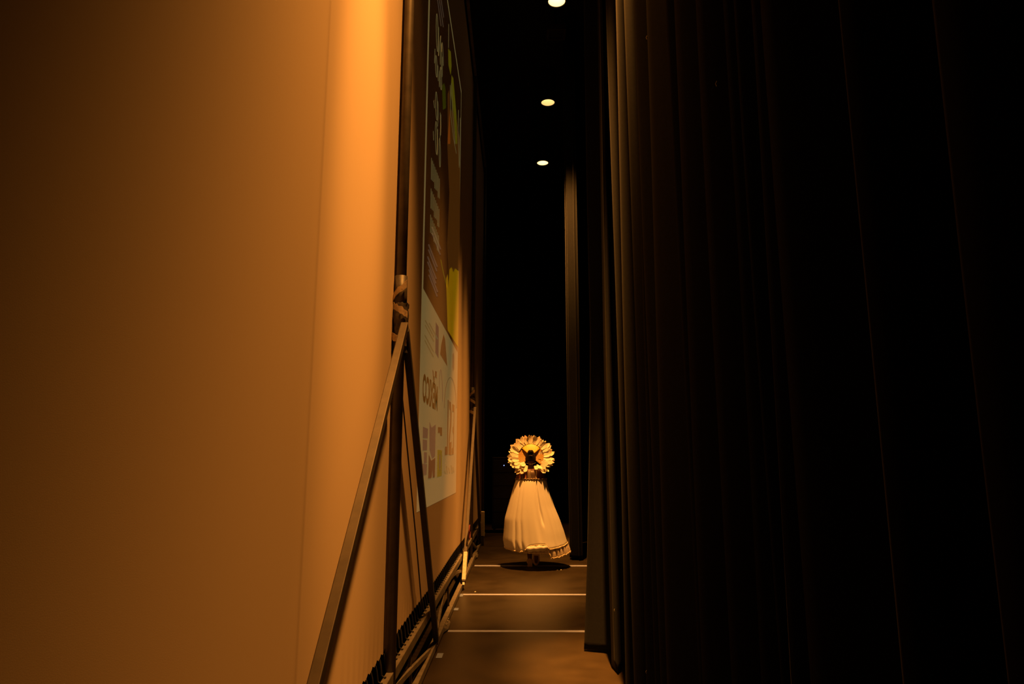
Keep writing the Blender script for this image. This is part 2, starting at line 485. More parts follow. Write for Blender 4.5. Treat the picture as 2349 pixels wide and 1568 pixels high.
stroke('green_arch', [oval(1011.5, 905, 3.6, 56, 4, 14, PI, 2 * PI)], 1.3, P_grey)
poly('slate_block', [[(999.5, 738), (1006.5, 750), (1006, 822), (998.5, 808)]], P_slate)
poly('red_peak_emblem', [[(1017.5, 766), (1021, 778), (1026, 840), (1009.5, 812), (1012, 790)]], P_red)
poly('pink_emblem', [[(1038, 812), (1041, 808), (1042.5, 820), (1042, 845), (1039.5, 852), (1037.5, 840)]], P_pink)
ln = []
for x0, y0 in ((975, 734), (975, 745), (974, 768), (974, 780), (984, 740)):
    ln.append([(x0, y0), (x0 + 20, y0 + 38)])
stroke('fine_print', ln, 3.0, P_pale, L2)
stroke('tall_arch_emblem', [oval(1033, 935, 14, 70, 0, 20, PI, 2 * PI)], 1.6, P_pink)
poly('anniversary_lettering', [[(1027, 917), (1029.3, 917), (1027.3, 1042), (1020.2, 1044), (1020.8, 1024), (1025.3, 1024)],
                               [(1030.5, 919), (1034, 922), (1036, 950), (1035.2, 975), (1031.5, 1015), (1035.8, 1012), (1035.4, 1044), (1028.8, 1042), (1029.4, 1008), (1033, 965), (1033, 940), (1030.6, 938)],
                               [(1037.5, 926), (1042.5, 929), (1040.8, 1041), (1036.2, 1043), (1036.4, 1027), (1039, 1026), (1040.2, 996), (1038.2, 990), (1038.5, 978), (1040.2, 978), (1041, 944), (1037.6, 944)]], P_red)
poly('left_text_stack', [[(970, 978), (982, 983), (981, 1005), (969.5, 1004)], [(969.5, 1007), (980, 1009), (979.5, 1032), (969.5, 1033)],
                         [(972.5, 1036), (979.5, 1037), (979, 1061), (972, 1063)], [(967, 1063), (979.5, 1064), (978.5, 1088), (965.5, 1092)]], P_grey)
poly('purple_feather_emblem', [[(985, 966), (990, 980), (999.5, 973), (998, 1046), (991, 1052), (985, 1030)]], P_grey, L2)
poly('purple_initial', [[(983.5, 1041), (989, 1056), (998.5, 1049), (997.5, 1094), (992.5, 1095), (992, 1078), (990, 1096), (982, 1097)]], P_purple, L3)
poly('small_stamp', [[(1004.5, 979), (1014, 980), (1014, 999), (1010, 999), (1009, 992), (1004.5, 993)]], P_red)
poly('yellow_label', [[(1003.5, 1031), (1014, 1032), (1013.2, 1091), (1002.5, 1094)]], P_lime)
poly('label_inset', [[(1007.5, 1042), (1010, 1042), (1011, 1060), (1009.8, 1080), (1007.5, 1076)]], P_grey, L3)
ln = [[(1019, 1078), (1022, 1086)], [(1024, 1068), (1026, 1086)], [(1029, 1072), (1032, 1084)], [(1035, 1066), (1037, 1085)], [(1039, 1070), (1041, 1082)]]
stroke('ghost_wordmark', ln, 2.6, P_pale, L2)

# small red cord loop hanging on the far brace
lp = MB().tube([(-0.60, 8.98 + 0.11 * math.cos(a) * 1.0, 0.62 + 0.085 * math.sin(a)) for a in [2 * PI * k / 20 for k in range(21)]], 0.008, 6)
c = empty('cord_loop', (-0.60, 8.98, 0.54))
tag(c, 'small dark red cord loop hanging on the far brace in front of the screen cloth', 'cord')
rel(lp.build('loop', M_redcord, smooth=True), c)

# ------------------------------------------------------------------ curtains
def pleats(crests, xc, amp, end_pts, sharp=0.75):
    """plan polyline far->near: list of (x, y, crestness)"""
    pl = list(end_pts)
    for (ya, yb) in zip(crests[:-1], crests[1:]):
        gap = ya - yb
        a = min(amp, gap * 0.85)
        n = 16
        for k in range(n):
            t = k / n
            s = (0.5 - 0.5 * math.cos(2 * PI * t ** 0.9)) ** 0.9
            pl.append((xc + a * s, ya - gap * t, 1 - s))
    pl.append((xc, crests[-1], 1))
    return pl
def curtain(name, plan, z0, z1, label, wob=0.012, lead=None, nz=22):
    rows = []
    for i in range(nz + 1):
        t = i / nz
        z = z0 + (z1 - z0) * (t ** 1.6)
        r = []
        for k, (x, y, cr) in enumerate(plan):
            dx = wob * math.sin(0.9 * z + k * 0.21) * 0.6
            dy = wob * 1.6 * math.sin(0.7 * z + k * 0.13)
            ee = lead(k, z) if lead else 0.0
            hz = 0.012 * math.sin(k * 0.9) + 0.012 if i == 0 else 0
            r.append((x + dx + ee, y + dy, z + hz))
        rows.append(r)
    o = MB().grid(rows).build(name, M_velvet, smooth=True, thick=0.006)
    tag(o, label, 'curtain', 'black velvet stage curtains')
    return o

crY = [at_x(px, 784, 0.70).y for px in (1386, 1414, 1434, 1458, 1479, 1486, 1508, 1565, 1582, 1640, 1700, 1745, 1770, 1803, 2005, 2252)]
crY += [0.55, 0.1, -0.4, -0.9, -1.5, -2.1]
crY = sorted(crY, reverse=True)
head = [(0.98, 6.10, 0), (0.86, 6.02, 0), (0.76, 5.95, 0), (0.68, 5.91, 0), (0.655, 5.89, 1), (0.648, 5.86, 1), (0.66, 5.83, .8), (0.70, 5.80, .6), (0.76, 5.77, .4),
        (0.82, 5.72, .2), (0.84, 5.6, 0), (0.82, 5.45, 0), (0.76, 5.3, .3), (0.72, 5.2, .7)]
def lead_nr(k, z):                  # the leading fold swings out towards the floor
    w = max(0.0, 1 - abs(k - 6) / 6.0)
    return -0.125 * w * max(0.0, 1 - z / 2.6) ** 1.2
near_c = curtain('stage_curtain', pleats(crY, 0.70, 0.24, head), 0.012, ZC - 0.15,
                 'tall black velvet curtain filling the right side, its farthest folds lit brown', lead=lead_nr)
# lint caught on it
for px, py in ((1488, 87), (1650, 193), (1413, 1398), (1487, 1540)):
    p = at_x(px, py, 0.695)
    o = MB().tube([(p.x - 0.01, p.y, p.z - 0.008), (p.x - 0.014, p.y - 0.003, p.z), (p.x - 0.01, p.y - 0.006, p.z + 0.009)], 0.0009, 5).build('lint_thread', M_sleeve)
    o.parent = near_c
# leg curtain farther down the passage, its edge lit by the next lamp and its added beam
cv = [(2.9, 12.85), (1.6, 12.75), (1.15, 12.4), (1.02, 11.9), (0.94, 11.2), (0.85, 10.7), (0.80, 10.56), (0.785, 10.50), (0.780, 10.46), (0.786, 10.43), (0.81, 10.415), (0.825, 10.405),
      (0.812, 10.395), (0.803, 10.385), (0.803, 10.37), (0.82, 10.355), (0.88, 10.345), (0.95, 10.34), (0.96, 10.33), (0.93, 10.32), (0.908, 10.31), (0.905, 10.295), (0.915, 10.28),
      (0.925, 10.4), (0.935, 10.7), (0.97, 11.6), (1.05, 12.4), (1.5, 12.9), (2.9, 13.0)]
mid_c = curtain('stage_curtain', [(x * 1.063, y * 1.063, 0.5) for x, y in cv], 0.012, ZC - 0.15,
                'black velvet leg curtain beyond the nearest one, two thin lit folds beside the walking person', wob=0.004)
# the end of the passage is closed by a black drop
pl = []
for k in range(121):
    x = -3.0 + 6.0 * k / 120
    pl.append((x, 18.6 + 0.10 * math.sin(k * 0.9) + 0.03 * math.sin(k * 2.3), 0.5))
far_c = curtain('backdrop_curtain', pl, 0.012, ZC - 0.15, 'black pleated backdrop curtain closing the dark end of the passage', wob=0.004, nz=8)

# ------------------------------------------------------------------ downlights
M_refl = {}
def downlight(y, glow, rglow, spots, label):
    t = empty('ceiling_downlight', (LAMP_X, y, LAMP_Z))
    tag(t, label, 'ceiling light', 'downlights along the passage ceiling')
    def b(name, mb, m, **k):
        o = mb.build(name, m, **k); o.parent = t; return o
    b('housing', MB().lathe([(0.150, 0.0), (0.158, 0.0), (0.158, 0.55), (0.06, 0.58), (0.06, ZC - LAMP_Z), (0.0, ZC - LAMP_Z)], 40), M_can, smooth=False)
    b('trim_ring', MB().lathe([(0.133, 0.004), (0.137, -0.006), (0.156, -0.006), (0.16, 0.006)], 40), M_can)
    mr = mat('lit_reflector', (0.85, 0.72, 0.5), 0.35, emit=(1.0, 0.60, 0.20), estr=rglow)
    b('reflector', MB().lathe([(0.134, 0.002), (0.122, 0.06), (0.10, 0.12), (0.07, 0.17), (0.0, 0.19)], 40), mr, smooth=True)
    ml = mat('lit_lamp_lens', (1, 0.95, 0.85), 0.3, emit=(1.0, 0.86, 0.62), estr=glow)
    b('lamp_lens', MB().ball((0, 0.0, 0.135), (0.055, 0.055, 0.04), 20, 10), ml, smooth=True)
    for pw, half, bl, tilt in spots:
        l = bpy.data.lights.new('lamp_beam', 'SPOT'); l.energy = pw; l.color = LAMP_COL
        l.spot_size = math.radians(2 * half); l.spot_blend = bl; l.shadow_soft_size = 0.11
        lo = link(bpy.data.objects.new('lamp_beam', l)); lo.parent = t; lo.location = (0, 0, -0.02)
        if isinstance(tilt, tuple):      # added beam aimed at a point; the fixture has no second head
            lo.rotation_euler = (Vector(tilt) - Vector((LAMP_X, y, LAMP_Z))).to_track_quat('-Z', 'Y').to_euler()
        else:
            lo.rotation_euler = (0, math.radians(tilt), 0)
    return t
labs = ['lit ceiling downlight nearest of the row, above the taped pole',
        'dim ceiling downlight second of the row, above the near edge of the poster',
        'lit ceiling downlight cut by the top edge, largest of the three lamps in view',
        'dull tan oval ceiling downlight, middle of the three in view',
        'lit ceiling downlight farthest and lowest of the three, over the dark end']
for (a, l) in zip(LAMPS, labs):
    downlight(*a, l)

# unlit square fitting between the first two lamps
p = at_z(1276, 80, 8.80)
t = empty('square_fitting', (p.x, p.y, 8.80))
tag(t, 'unlit square black ceiling fitting between the nearest two visible lamps', 'ceiling fitting')
mb = MB()
for (xa, xb, ya, yb) in ((-.16, .16, -.16, -.13), (-.16, .16, .13, .16), (-.16, -.13, -.13, .13), (.13, .16, -.13, .13)):
    mb.box(xa, xb, ya, yb, 0, 0.1)
o = mb.build('frame', mat('fitting_frame', (0.05, 0.035, 0.03), 0.5)); o.parent = t
o = MB().box(-.13, .13, -.13, .13, 0.05, 0.08).build('louvre', M_can); o.parent = t
o = MB().tube([(0, 0, 0.08), (0, 0, ZC - 8.80)], 0.02, 10).build('stem', M_can); o.parent = t

# hanging cable with clips
p = at_y(1212, 256, 13.2)
t = empty('hanging_cable', (p.x, p.y, p.z))
tag(t, 'thin dark cable with small clips hanging from the ceiling left of the lamps', 'cable')
o = MB().tube([(0, 0, 0), (0, 0, ZC - p.z)], 0.007, 8).build('cable', M_rubber); o.parent = t
o = MB().ball((0, 0, -0.01), 0.012, 10, 8).build('end_weight', M_steel, smooth=True); o.parent = t
z = 0.6
while z < ZC - p.z - 0.05:
    o = MB().box(-0.015, 0.015, -0.015, 0.015, z, z + 0.05).build('clip', mat('cable_clip', (0.2, 0.19, 0.18), 0.5) if z < 0.61 else bpy.data.materials['cable_clip'], bevel=0.003); o.parent = t
    z += 0.205

# equipment rack far down the passage, one blue pilot light
p = at_y(1156, 1067, 15.2)
t = empty('equipment_rack', (p.x - 0.02, 15.5, 0))
tag(t, 'black equipment rack with one blue pilot light standing in the dark beyond the person', 'equipment rack')
def rk(name, mb, m, **k):
    o = mb.build(name, m, **k); o.parent = t; return o
rk('cabinet', MB().box(-0.24, 0.30, -0.26, 0.30, 0.08, 1.60), M_plastic, bevel=0.008)
for k in range(5):
    f = rk('front_panel', MB().box(-0.21, 0.27, -0.278, -0.258, 0.16 + k * 0.28, 0.16 + k * 0.28 + 0.26), mat('rack_panel', (0.02, 0.02, 0.022), 0.4) if k == 0 else bpy.data.materials['rack_panel'], bevel=0.003)
for sx in (-0.19, 0.25):
    for sy in (-0.2, 0.24):
        rk('castor', MB().tube([(sx - 0.02, sy, 0.04), (sx + 0.02, sy, 0.04)], 0.04, 14), M_rubber)
        rk('castor_fork', MB().box(sx - 0.026, sx + 0.026, sy - 0.02, sy + 0.02, 0.045, 0.082), M_steel)
led = rk('pilot_light', MB().ball((0.02, -0.279, p.z), 0.010, 10, 8), mat('blue_pilot_light', (0.1, 0.2, 1.0), 0.3, emit=(0.25, 0.35, 1.0), estr=3.0), smooth=True)
tag(led, 'small blue pilot light')

# ------------------------------------------------------------------ floor tape
def tape_line(py, th, label):
    a = at_z(1120, py, 0); wy = abs(at_z(1120, py - th / 2, 0).y - at_z(1120, py + th / 2, 0).y)
    mb = MB().box(-0.62, 1.4 if a.y > 9 else 0.9, -wy / 2, wy / 2, 0.0004, 0.0016)
    o = mb.build('floor_tape', M_white_tape); o.location = (0, a.y, 0)
    tag(o, label, 'floor tape', 'white tape lines across the passage')
tape_line(1297, 2.6, 'thin white tape line across the floor at the person\'s feet, farthest of three')
tape_line(1363, 3.0, 'white tape line across the floor, middle of three, tape mark at its left end')
tape_line(1447, 4.0, 'white tape line across the floor, nearest of the three')
for px, py, w, h, lab in ((1008.5, 1503.5, 14, 11, 'square grey tape mark nearest the camera, beside the foot of the dark brace'),
                          (1046, 1397, 11, 5.5, 'small grey tape mark alone between the two nearest white floor lines'),
                          (1057, 1365, 11, 6, 'small grey tape mark touching the left end of the middle white line')):
    a = at_z(px - w / 2, py, 0); b = at_z(px + w / 2, py, 0); c0 = at_z(px, py - h / 2, 0); c1 = at_z(px, py + h / 2, 0)
    hw = (b.x - a.x) / 2; hd = (c0.y - c1.y) / 2
    o = MB().box(-hw, hw, -hd, hd, 0.0017, 0.0028).build('tape_mark', M_mark)
    o.location = ((a.x + b.x) / 2, (c0.y + c1.y) / 2, 0)
    tag(o, lab, 'tape mark', 'spike marks on the floor')
for px, py, lab in ((1279, 1306.5, 'tiny white paper scrap on the floor, left one of two near the farthest line'),
                    (1287, 1306.5, 'tiny white paper scrap on the floor, right one of two near the farthest line'),
                    (1090, 1357, 'tiny white crumb on the floor just beyond the middle white line')):
    a = at_z(px, py, 0)
    o = MB().add([(-.008, -.010, 0.001), (.008, -.012, 0.002), (.010, .010, 0.004), (-.007, .012, 0.003), (0, 0, 0.006)],
                 [(0, 1, 4), (1, 2, 4), (2, 3, 4), (3, 0, 4), (3, 2, 1, 0)]).build('paper_scrap', M_sleeve)
    o.location = a
    tag(o, lab, 'scrap', 'scraps on the passage floor')

# ------------------------------------------------------------------ person
PYD = 10.40
pc = at_y(1218.5, 1297, PYD)
person = empty('person', (pc.x, PYD, 0))
tag(person, 'person walking away in a long cream gown and a round headdress of white feathers', 'person')
def pp(name, mb, m, parent=None, **k):
    o = mb.build(name, m, **k); o.parent = parent or person; return o
def loc(px, py, dy=0.0):                 # pixel -> person's local x, z at depth PYD+dy
    p = at_y(px, py, PYD + dy); return p.x - pc.x, p.z

M_skin = mat('brown_skin', (0.16, 0.075, 0.045), 0.5, noise=0.1, nscale=30)
M_hair = mat('black_hair', (0.006, 0.004, 0.003), 0.6, spec=0.15, bump=0.4, bscale=80, stretch=(1, 1, 0.2))
M_gown = mat('cream_satin', (0.80, 0.78, 0.76), 0.55, spec=0.4, bump=0.08, bscale=300)
M_under = mat('cream_lace', (0.66, 0.56, 0.48), 0.7, noise=0.25, nscale=60, bump=0.5, bscale=160)
M_lace = mat('lace_edge', (0.80, 0.68, 0.50), 0.8)
M_feather = mat('white_feather', (0.86, 0.78, 0.62), 0.7, bump=0.3, bscale=120)
M_feather2 = mat('peach_feather', (0.80, 0.62, 0.46), 0.7, bump=0.3, bscale=120)
M_brownrib = mat('brown_ribbon', (0.10, 0.055, 0.035), 0.5, noise=0.3, nscale=30)
M_redblouse = mat('dark_red_cloth', (0.11, 0.028, 0.016), 0.6, noise=0.35, nscale=25)
M_orange = mat('orange_ribbon', (0.50, 0.16, 0.06), 0.4)
M_tanrib = mat('tan_ribbon', (0.80, 0.55, 0.33), 0.45)
M_trim = mat('brown_braid_trim', (0.20, 0.14, 0.08), 0.7, noise=0.5, nscale=50)
M_shoe = mat('tan_shoe', (0.75, 0.56, 0.40), 0.5)
M_eye = mat('eye_white', (0.8, 0.78, 0.74), 0.2)
M_iris = mat('dark_iris', (0.02, 0.012, 0.01), 0.2)

# woven yellow mesh of the headdress, with rows of holes showing dark
def mesh_mat(name, col, hole, sc, frac):
    m = bpy.data.materials.new(name); m.use_nodes = True; nt = m.node_tree; p = nt.nodes['Principled BSDF']
    p.inputs['Roughness'].default_value = 0.5
    tc = nt.nodes.new('ShaderNodeTexCoord')
    sep = nt.nodes.new('ShaderNodeSeparateXYZ'); nt.links.new(tc.outputs['Object'], sep.inputs[0])
    def wave(sock):
        a = nt.nodes.new('ShaderNodeMath'); a.operation = 'MULTIPLY'; a.inputs[1].default_value = sc; nt.links.new(sock, a.inputs[0])
        s = nt.nodes.new('ShaderNodeMath'); s.operation = 'SINE'; nt.links.new(a.outputs[0], s.inputs[0]); return s.outputs[0]
    ad = nt.nodes.new('ShaderNodeMath'); ad.operation = 'MULTIPLY'
    nt.links.new(wave(sep.outputs['X']), ad.inputs[0]); nt.links.new(wave(sep.outputs['Z']), ad.inputs[1])
    th = nt.nodes.new('ShaderNodeMath'); th.operation = 'GREATER_THAN'; th.inputs[1].default_value = frac
    nt.links.new(ad.outputs[0], th.inputs[0])
    mx = nt.nodes.new('ShaderNodeMix'); mx.data_type = 'RGBA'
    mx.inputs[6].default_value = (*col, 1); mx.inputs[7].default_value = (*hole, 1)
    nt.links.new(th.outputs[0], mx.inputs[0]); nt.links.new(mx.outputs[2], p.inputs['Base Color'])
    return m
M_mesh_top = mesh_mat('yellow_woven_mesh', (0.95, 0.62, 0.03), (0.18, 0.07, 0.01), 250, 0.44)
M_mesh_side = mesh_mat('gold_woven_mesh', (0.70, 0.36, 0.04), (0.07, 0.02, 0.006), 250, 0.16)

# --- body: one continuous skin, grown over a jointed skeleton
J = []; E = []
def jn(co, r, par=None):
    J.append((co, r if isinstance(r, tuple) else (r, r))); i = len(J) - 1
    if par is not None: E.append((par, i))
    return i
pel = jn((0.015, 0, 0.90), (0.15, 0.11))
sp1 = jn((0.010, 0, 1.02), (0.125, 0.095), pel)
sp2 = jn((0.005, 0, 1.15), (0.135, 0.10), sp1)
chs = jn((0.0, -0.005, 1.27), (0.14, 0.095), sp2)
nb = jn((0.0, 0.0, 1.365), (0.075, 0.06), chs)
nk = jn((0.0, 0.012, 1.42), 0.050, nb)
hb = jn((0.0, 0.022, 1.48), 0.050, nk)
def arm(s):
    sh = jn((0.125 * s, -0.005, 1.325), 0.058, chs)
    ua = jn((0.165 * s, 0.01, 1.22), 0.048, sh)
    el = jn((0.180 * s, 0.03, 1.09), 0.040, ua)
    fa = jn((0.130 * s, 0.115, 1.055), 0.034, el)
    wr = jn((0.075 * s, 0.165, 1.045), 0.024, fa)
    pa = jn((0.045 * s, 0.180, 1.035), (0.034, 0.018), wr)
    for k, (ln_, dz) in enumerate(((0.058, 0.027), (0.066, 0.010), (0.062, -0.008), (0.048, -0.025))):
        a = jn((0.020 * s, 0.188, 1.035 + dz), 0.0085, pa)
        b = jn(((0.020 - ln_ * 0.5) * s, 0.192 + 0.012 * (s > 0), 1.032 + dz), 0.008, a)
        jn(((0.020 - ln_ * 0.85) * s, 0.182 + 0.030 * (s > 0), 1.022 + dz), 0.007, b)
    a = jn((0.045 * s, 0.196, 1.062), 0.010, pa); jn((0.022 * s, 0.212, 1.078), 0.008, a)
arm(-1); arm(1)
hl = jn((-0.075, 0, 0.84), 0.098, pel); kl = jn((-0.045, 0.06, 0.47), 0.060, hl); cl = jn((-0.028, 0.035, 0.30), 0.052, kl)
al = jn((-0.018, 0.0, 0.095), 0.036, cl); tl = jn((-0.018, 0.09, 0.045), 0.034, al); jn((-0.018, 0.17, 0.03), 0.024, tl)
hr = jn((0.105, 0, 0.84), 0.098, pel); kr = jn((0.100, 0.05, 0.48), 0.060, hr); cr = jn((0.082, -0.04, 0.36), 0.052, kr)
ar = jn((0.070, -0.17, 0.215), 0.036, cr); tr = jn((0.070, -0.135, 0.125), 0.034, ar); jn((0.070, -0.10, 0.055), 0.024, tr)
me = bpy.data.meshes.new('skeleton'); me.from_pydata([j[0] for j in J], E, [])
sk = link(bpy.data.objects.new('skeleton', me))
sm = sk.modifiers.new('skin', 'SKIN'); sm.use_smooth_shade = True
if not me.skin_vertices:
    b = bmesh.new(); b.from_mesh(me); b.verts.layers.skin.verify(); b.to_mesh(me); b.free()
for i, (co, r) in enumerate(J):
    me.skin_vertices[0].data[i].radius = r
    me.skin_vertices[0].data[i].use_root = (i == 0)
su = sk.modifiers.new('sub', 'SUBSURF'); su.levels = 1; su.render_levels = 1
dg = bpy.context.evaluated_depsgraph_get()
bm_me = bpy.data.meshes.new_from_object(sk.evaluated_get(dg))
bpy.data.objects.remove(sk)
mb = MB()
mb.add([v.co[:] for v in bm_me.vertices], [tuple(p.vertices) for p in bm_me.polygons])
HC = (0.0, 0.035, 1.565)
# skull, jaw, nose, lips, brow, ears
mb.ball(HC, (0.070, 0.088, 0.092), 24, 16)
mb.ball((0, 0.060, 1.515), (0.050, 0.060, 0.058), 20, 12)
mb.tube([(0, 0.118, 1.580), (0, 0.130, 1.555), (0, 0.142, 1.540)], [0.009, 0.012, 0.015], 10)
mb.ball((0, 0.116, 1.503), (0.022, 0.012, 0.006), 12, 8)
mb.ball((0, 0.115, 1.493), (0.020, 0.012, 0.007), 12, 8)
mb.ball((0, 0.104, 1.592), (0.048, 0.020, 0.010), 14, 8)
for s in (-1, 1):
    mb.ball((0.072 * s, 0.030, 1.555), (0.010, 0.020, 0.032), 12, 10)
body_me = mb.mesh('body', M_skin, True, fix=False)
body = link(bpy.data.objects.new('body', body_me)); body.parent = person
r = body.modifiers.new('remesh', 'REMESH'); r.mode = 'VOXEL'; r.voxel_size = 0.0052; r.use_smooth_shade = True
s = body.modifiers.new('smooth', 'SMOOTH'); s.iterations = 3; s.factor = 0.5
dg = bpy.context.evaluated_depsgraph_get()
fin = bpy.data.meshes.new_from_object(body.evaluated_get(dg)); body.modifiers.clear(); body.data = fin
fin.materials.clear(); fin.materials.append(M_skin)
for s in (-1, 1):
    e = pp('eye', MB().ball((0.028 * s, 0.112, 1.567), (0.012, 0.009, 0.008), 12, 8), M_eye, parent=body, smooth=True)
    pp('iris', MB().ball((0.028 * s, 0.119, 1.567), (0.006, 0.003, 0.006), 10, 6), M_iris, parent=body, smooth=True)

# --- hair: cap over skull and nape, with a bun on top
rows = []
for j in range(13):
    ph = -0.62 + (PI / 2 + 0.62) * j / 12
    rows.append([(HC[0] + 0.0735 * math.cos(ph) * math.cos(a) * (1 + 0.015 * math.sin(9 * a)), HC[1] + 0.094 * math.cos(ph) * math.sin(a),
                  HC[2] + 0.0965 * math.sin(ph)) for a in [PI - 0.28 + (PI + 0.56) * k / 28 for k in range(29)]])
hair = pp('hair', MB().grid(rows), M_hair, smooth=True, thick=0.008)
bn = MB()
for k in range(3):
    bn.tube([(0.030 * math.cos(a) * (1 - .18 * k), -0.015 + 0.030 * math.sin(a) * (1 - .18 * k), 1.648 + 0.006 * k + 0.004 * math.sin(3 * a)) for a in [2 * PI * i / 16 for i in range(17)]], 0.016, 8)
pp('bun', bn, M_hair, parent=hair, smooth=True)
pp('hair_clip', MB().bar((-0.022, -0.064, 1.597), (0.026, -0.062, 1.590), 0.008, 0.008), M_brownrib, parent=hair, bevel=0.002)
nc = MB().tube([(0.070 * math.cos(a), 0.012 + 0.072 * math.sin(a), 1.482 - 0.016 * (1 - abs(math.cos(a))) + 0.02 * (math.sin(a) > 0)) for a in [2 * PI * i / 32 for i in range(33)]], 0.0028, 6)
pp('neck_cord', nc, M_trim, smooth=True)

# --- bodice with ribbons hanging down the back
def ring(z, rx, ry, cx=0.0, cy=0.0, n=64, f=None):
    return [(cx + rx * math.cos(2 * PI * k / n) * (f(2 * PI * k / n) if f else 1), cy + ry * math.sin(2 * PI * k / n) * (f(2 * PI * k / n) if f else 1), z) for k in range(n)]
bod = [(1.395, 0.075, 0.065), (1.382, 0.115, 0.085), (1.365, 0.165, 0.105), (1.340, 0.195, 0.120), (1.30, 0.212, 0.130), (1.262, 0.222, 0.140), (1.235, 0.226, 0.150)]
bodice = pp('bodice', MB().grid([ring(*b) for b in bod], True), M_redblouse, smooth=True, thick=0.006)
def back_strip(xa, xb, ztop, zbot, m, off, name='ribbon'):
    rws = []
    for z in [ztop + (zbot - ztop) * k / 6 for k in range(7)]:
        b0 = [b for b in bod if b[0] >= z]; b1 = [b for b in bod if b[0] <= z]
        A = b0[-1] if b0 else bod[0]; B = b1[0] if b1 else bod[-1]
        t = 0 if A == B else (A[0] - z) / (A[0] - B[0])
        rx = A[1] + (B[1] - A[1]) * t; ry = A[2] + (B[2] - A[2]) * t
        rws.append([(x, -ry * math.sqrt(max(0.02, 1 - (x / rx) ** 2)) - off, z) for x in [xa + (xb - xa) * i / 4 for i in range(5)]])
    return pp(name, MB().grid(rws), m, parent=bodice, smooth=True, thick=0.003)
def lx(px): return loc(px, 1090)[0]
back_strip(lx(1208), lx(1228), 1.385, 1.245, M_brownrib, 0.014, 'back_panel')
back_strip(lx(1210.5), lx(1217), 1.385, 1.245, M_trim, 0.018)
back_strip(lx(1228.3), lx(1231), 1.375, 1.245, M_tanrib, 0.016)
back_strip(lx(1203.5), lx(1206.5), 1.37, 1.245, M_orange, 0.014)
back_strip(lx(1190.5), lx(1194.5), 1.35, 1.250, M_orange, 0.012)
back_strip(lx(1195.5), lx(1202.5), 1.36, 1.245, M_brownrib, 0.012)

# --- gown: A-line cape falling from under the shoulders
prof = [(1099, 1184.5, 1252.5), (1106, 1181.5, 1254.5), (1118, 1177.5, 1257), (1128, 1174.5, 1260), (1145, 1169.5, 1266), (1160, 1165.5, 1271), (1188, 1158, 1283), (1216, 1155.8, 1293), (1236, 1154, 1299), (1252, 1157, 1304.5), (1262, 1160, 1306)]
pr = []
for (y, l, r) in prof:
    xa, z = loc(l, y); xb, _ = loc(r, y)
    pr.append((z, (xa + xb) / 2, (xb - xa) / 2))
def prof_at(z):
    if z >= pr[0][0]: return pr[0][1:]
    for A, B in zip(pr[:-1], pr[1:]):
        if A[0] >= z >= B[0]:
            t = (A[0] - z) / (A[0] - B[0]); return (A[1] + (B[1] - A[1]) * t, A[2] + (B[2] - A[2]) * t)
    return pr[-1][1:]
NA = 240
def fold(a, z):
    k = max(0.0, min(1.0, (1.25 - z) / 1.0))
    f = 0.020 * k * math.sin(5 * a + 0.6) + 0.008 * k * math.sin(13 * a + 2.0) + 0.004 * k * math.sin(29 * a)
    for a0, dep, w, end in ((-1.22, 0.30, 0.036, 0.66), (-1.40, 0.05, 0.10, 0.9), (-0.98, 0.07, 0.10, 9), (-2.02, 0.05, 0.05, 9), (-2.25, 0.06, 0.05, 9), (-0.72, 0.04, 0.06, 9)):
        d = (a + PI) % (2 * PI) - PI - a0
        f -= dep * math.exp(-(d / w) ** 2) * (0.45 + 0.55 * k) * (1.0 if end > 1 else max(0.0, 1 - (k / end) ** 4))
    return f
def hem_out(a):                       # hem height round the outer layer
    if math.sin(a) > 0.15: return 0.30
    x = math.cos(a)
    pts = [(-1.0, 0.275), (-0.8, 0.265), (-0.55, 0.245), (-0.40, 0.265), (-0.22, 0.325), (0.12, 0.350), (0.30, 0.345), (0.36, 0.285), (0.6, 0.295), (0.85, 0.315), (1.0, 0.335)]
    for A, B in zip(pts[:-1], pts[1:]):
        if A[0] <= x <= B[0]:
            t = (x - A[0]) / (B[0] - A[0]); return A[1] + (B[1] - A[1]) * t
    return 0.3
def gown_pt(a, t, shrink=0.0, hem=hem_out, z_top=1.245):
    zb = hem(a); z = z_top + (zb - z_top) * t
    cx, w = prof_at(z)
    w -= shrink
    d = 0.155 + 0.30 * max(0.0, min(1.0, (1.25 - z) / 0.95)) ** 0.85 - shrink
    g = 1 + fold(a, z)
    sq = 1.0
    return (cx + w * math.cos(a) * (1 + (g - 1) * 0.5 * abs(math.sin(a)) ), d * math.sin(a) * g, z)
angs = [2 * PI * k / NA for k in range(NA)]
rows = [[gown_pt(a, i / 30) for a in angs] for i in range(31)]
gown = pp('gown', MB().grid(rows, True), M_gown, smooth=True, thick=0.004)
tag(gown, 'long cream gown flaring to the hem')
def flare(a):                         # only the right-hand side swings out
    return max(0.0, min(1.0, (math.cos(a) - 0.2) / 0.25)) if math.sin(a) < 0.2 else 0.0
def hem_in(a):
    if math.sin(a) > 0.15: return 0.22
    x = math.cos(a)
    pts = [(-1.0, 0.285), (-0.8, 0.275), (-0.5, 0.245), (-0.2, 0.235), (0.2, 0.235), (0.34, 0.23), (0.36, 0.165), (0.6, 0.17), (0.85, 0.20), (1.0, 0.215)]
    for A, B in zip(pts[:-1], pts[1:]):
        if A[0] <= x <= B[0]:
            t = (x - A[0]) / (B[0] - A[0]); return A[1] + (B[1] - A[1]) * t
    return 0.22
rows = []
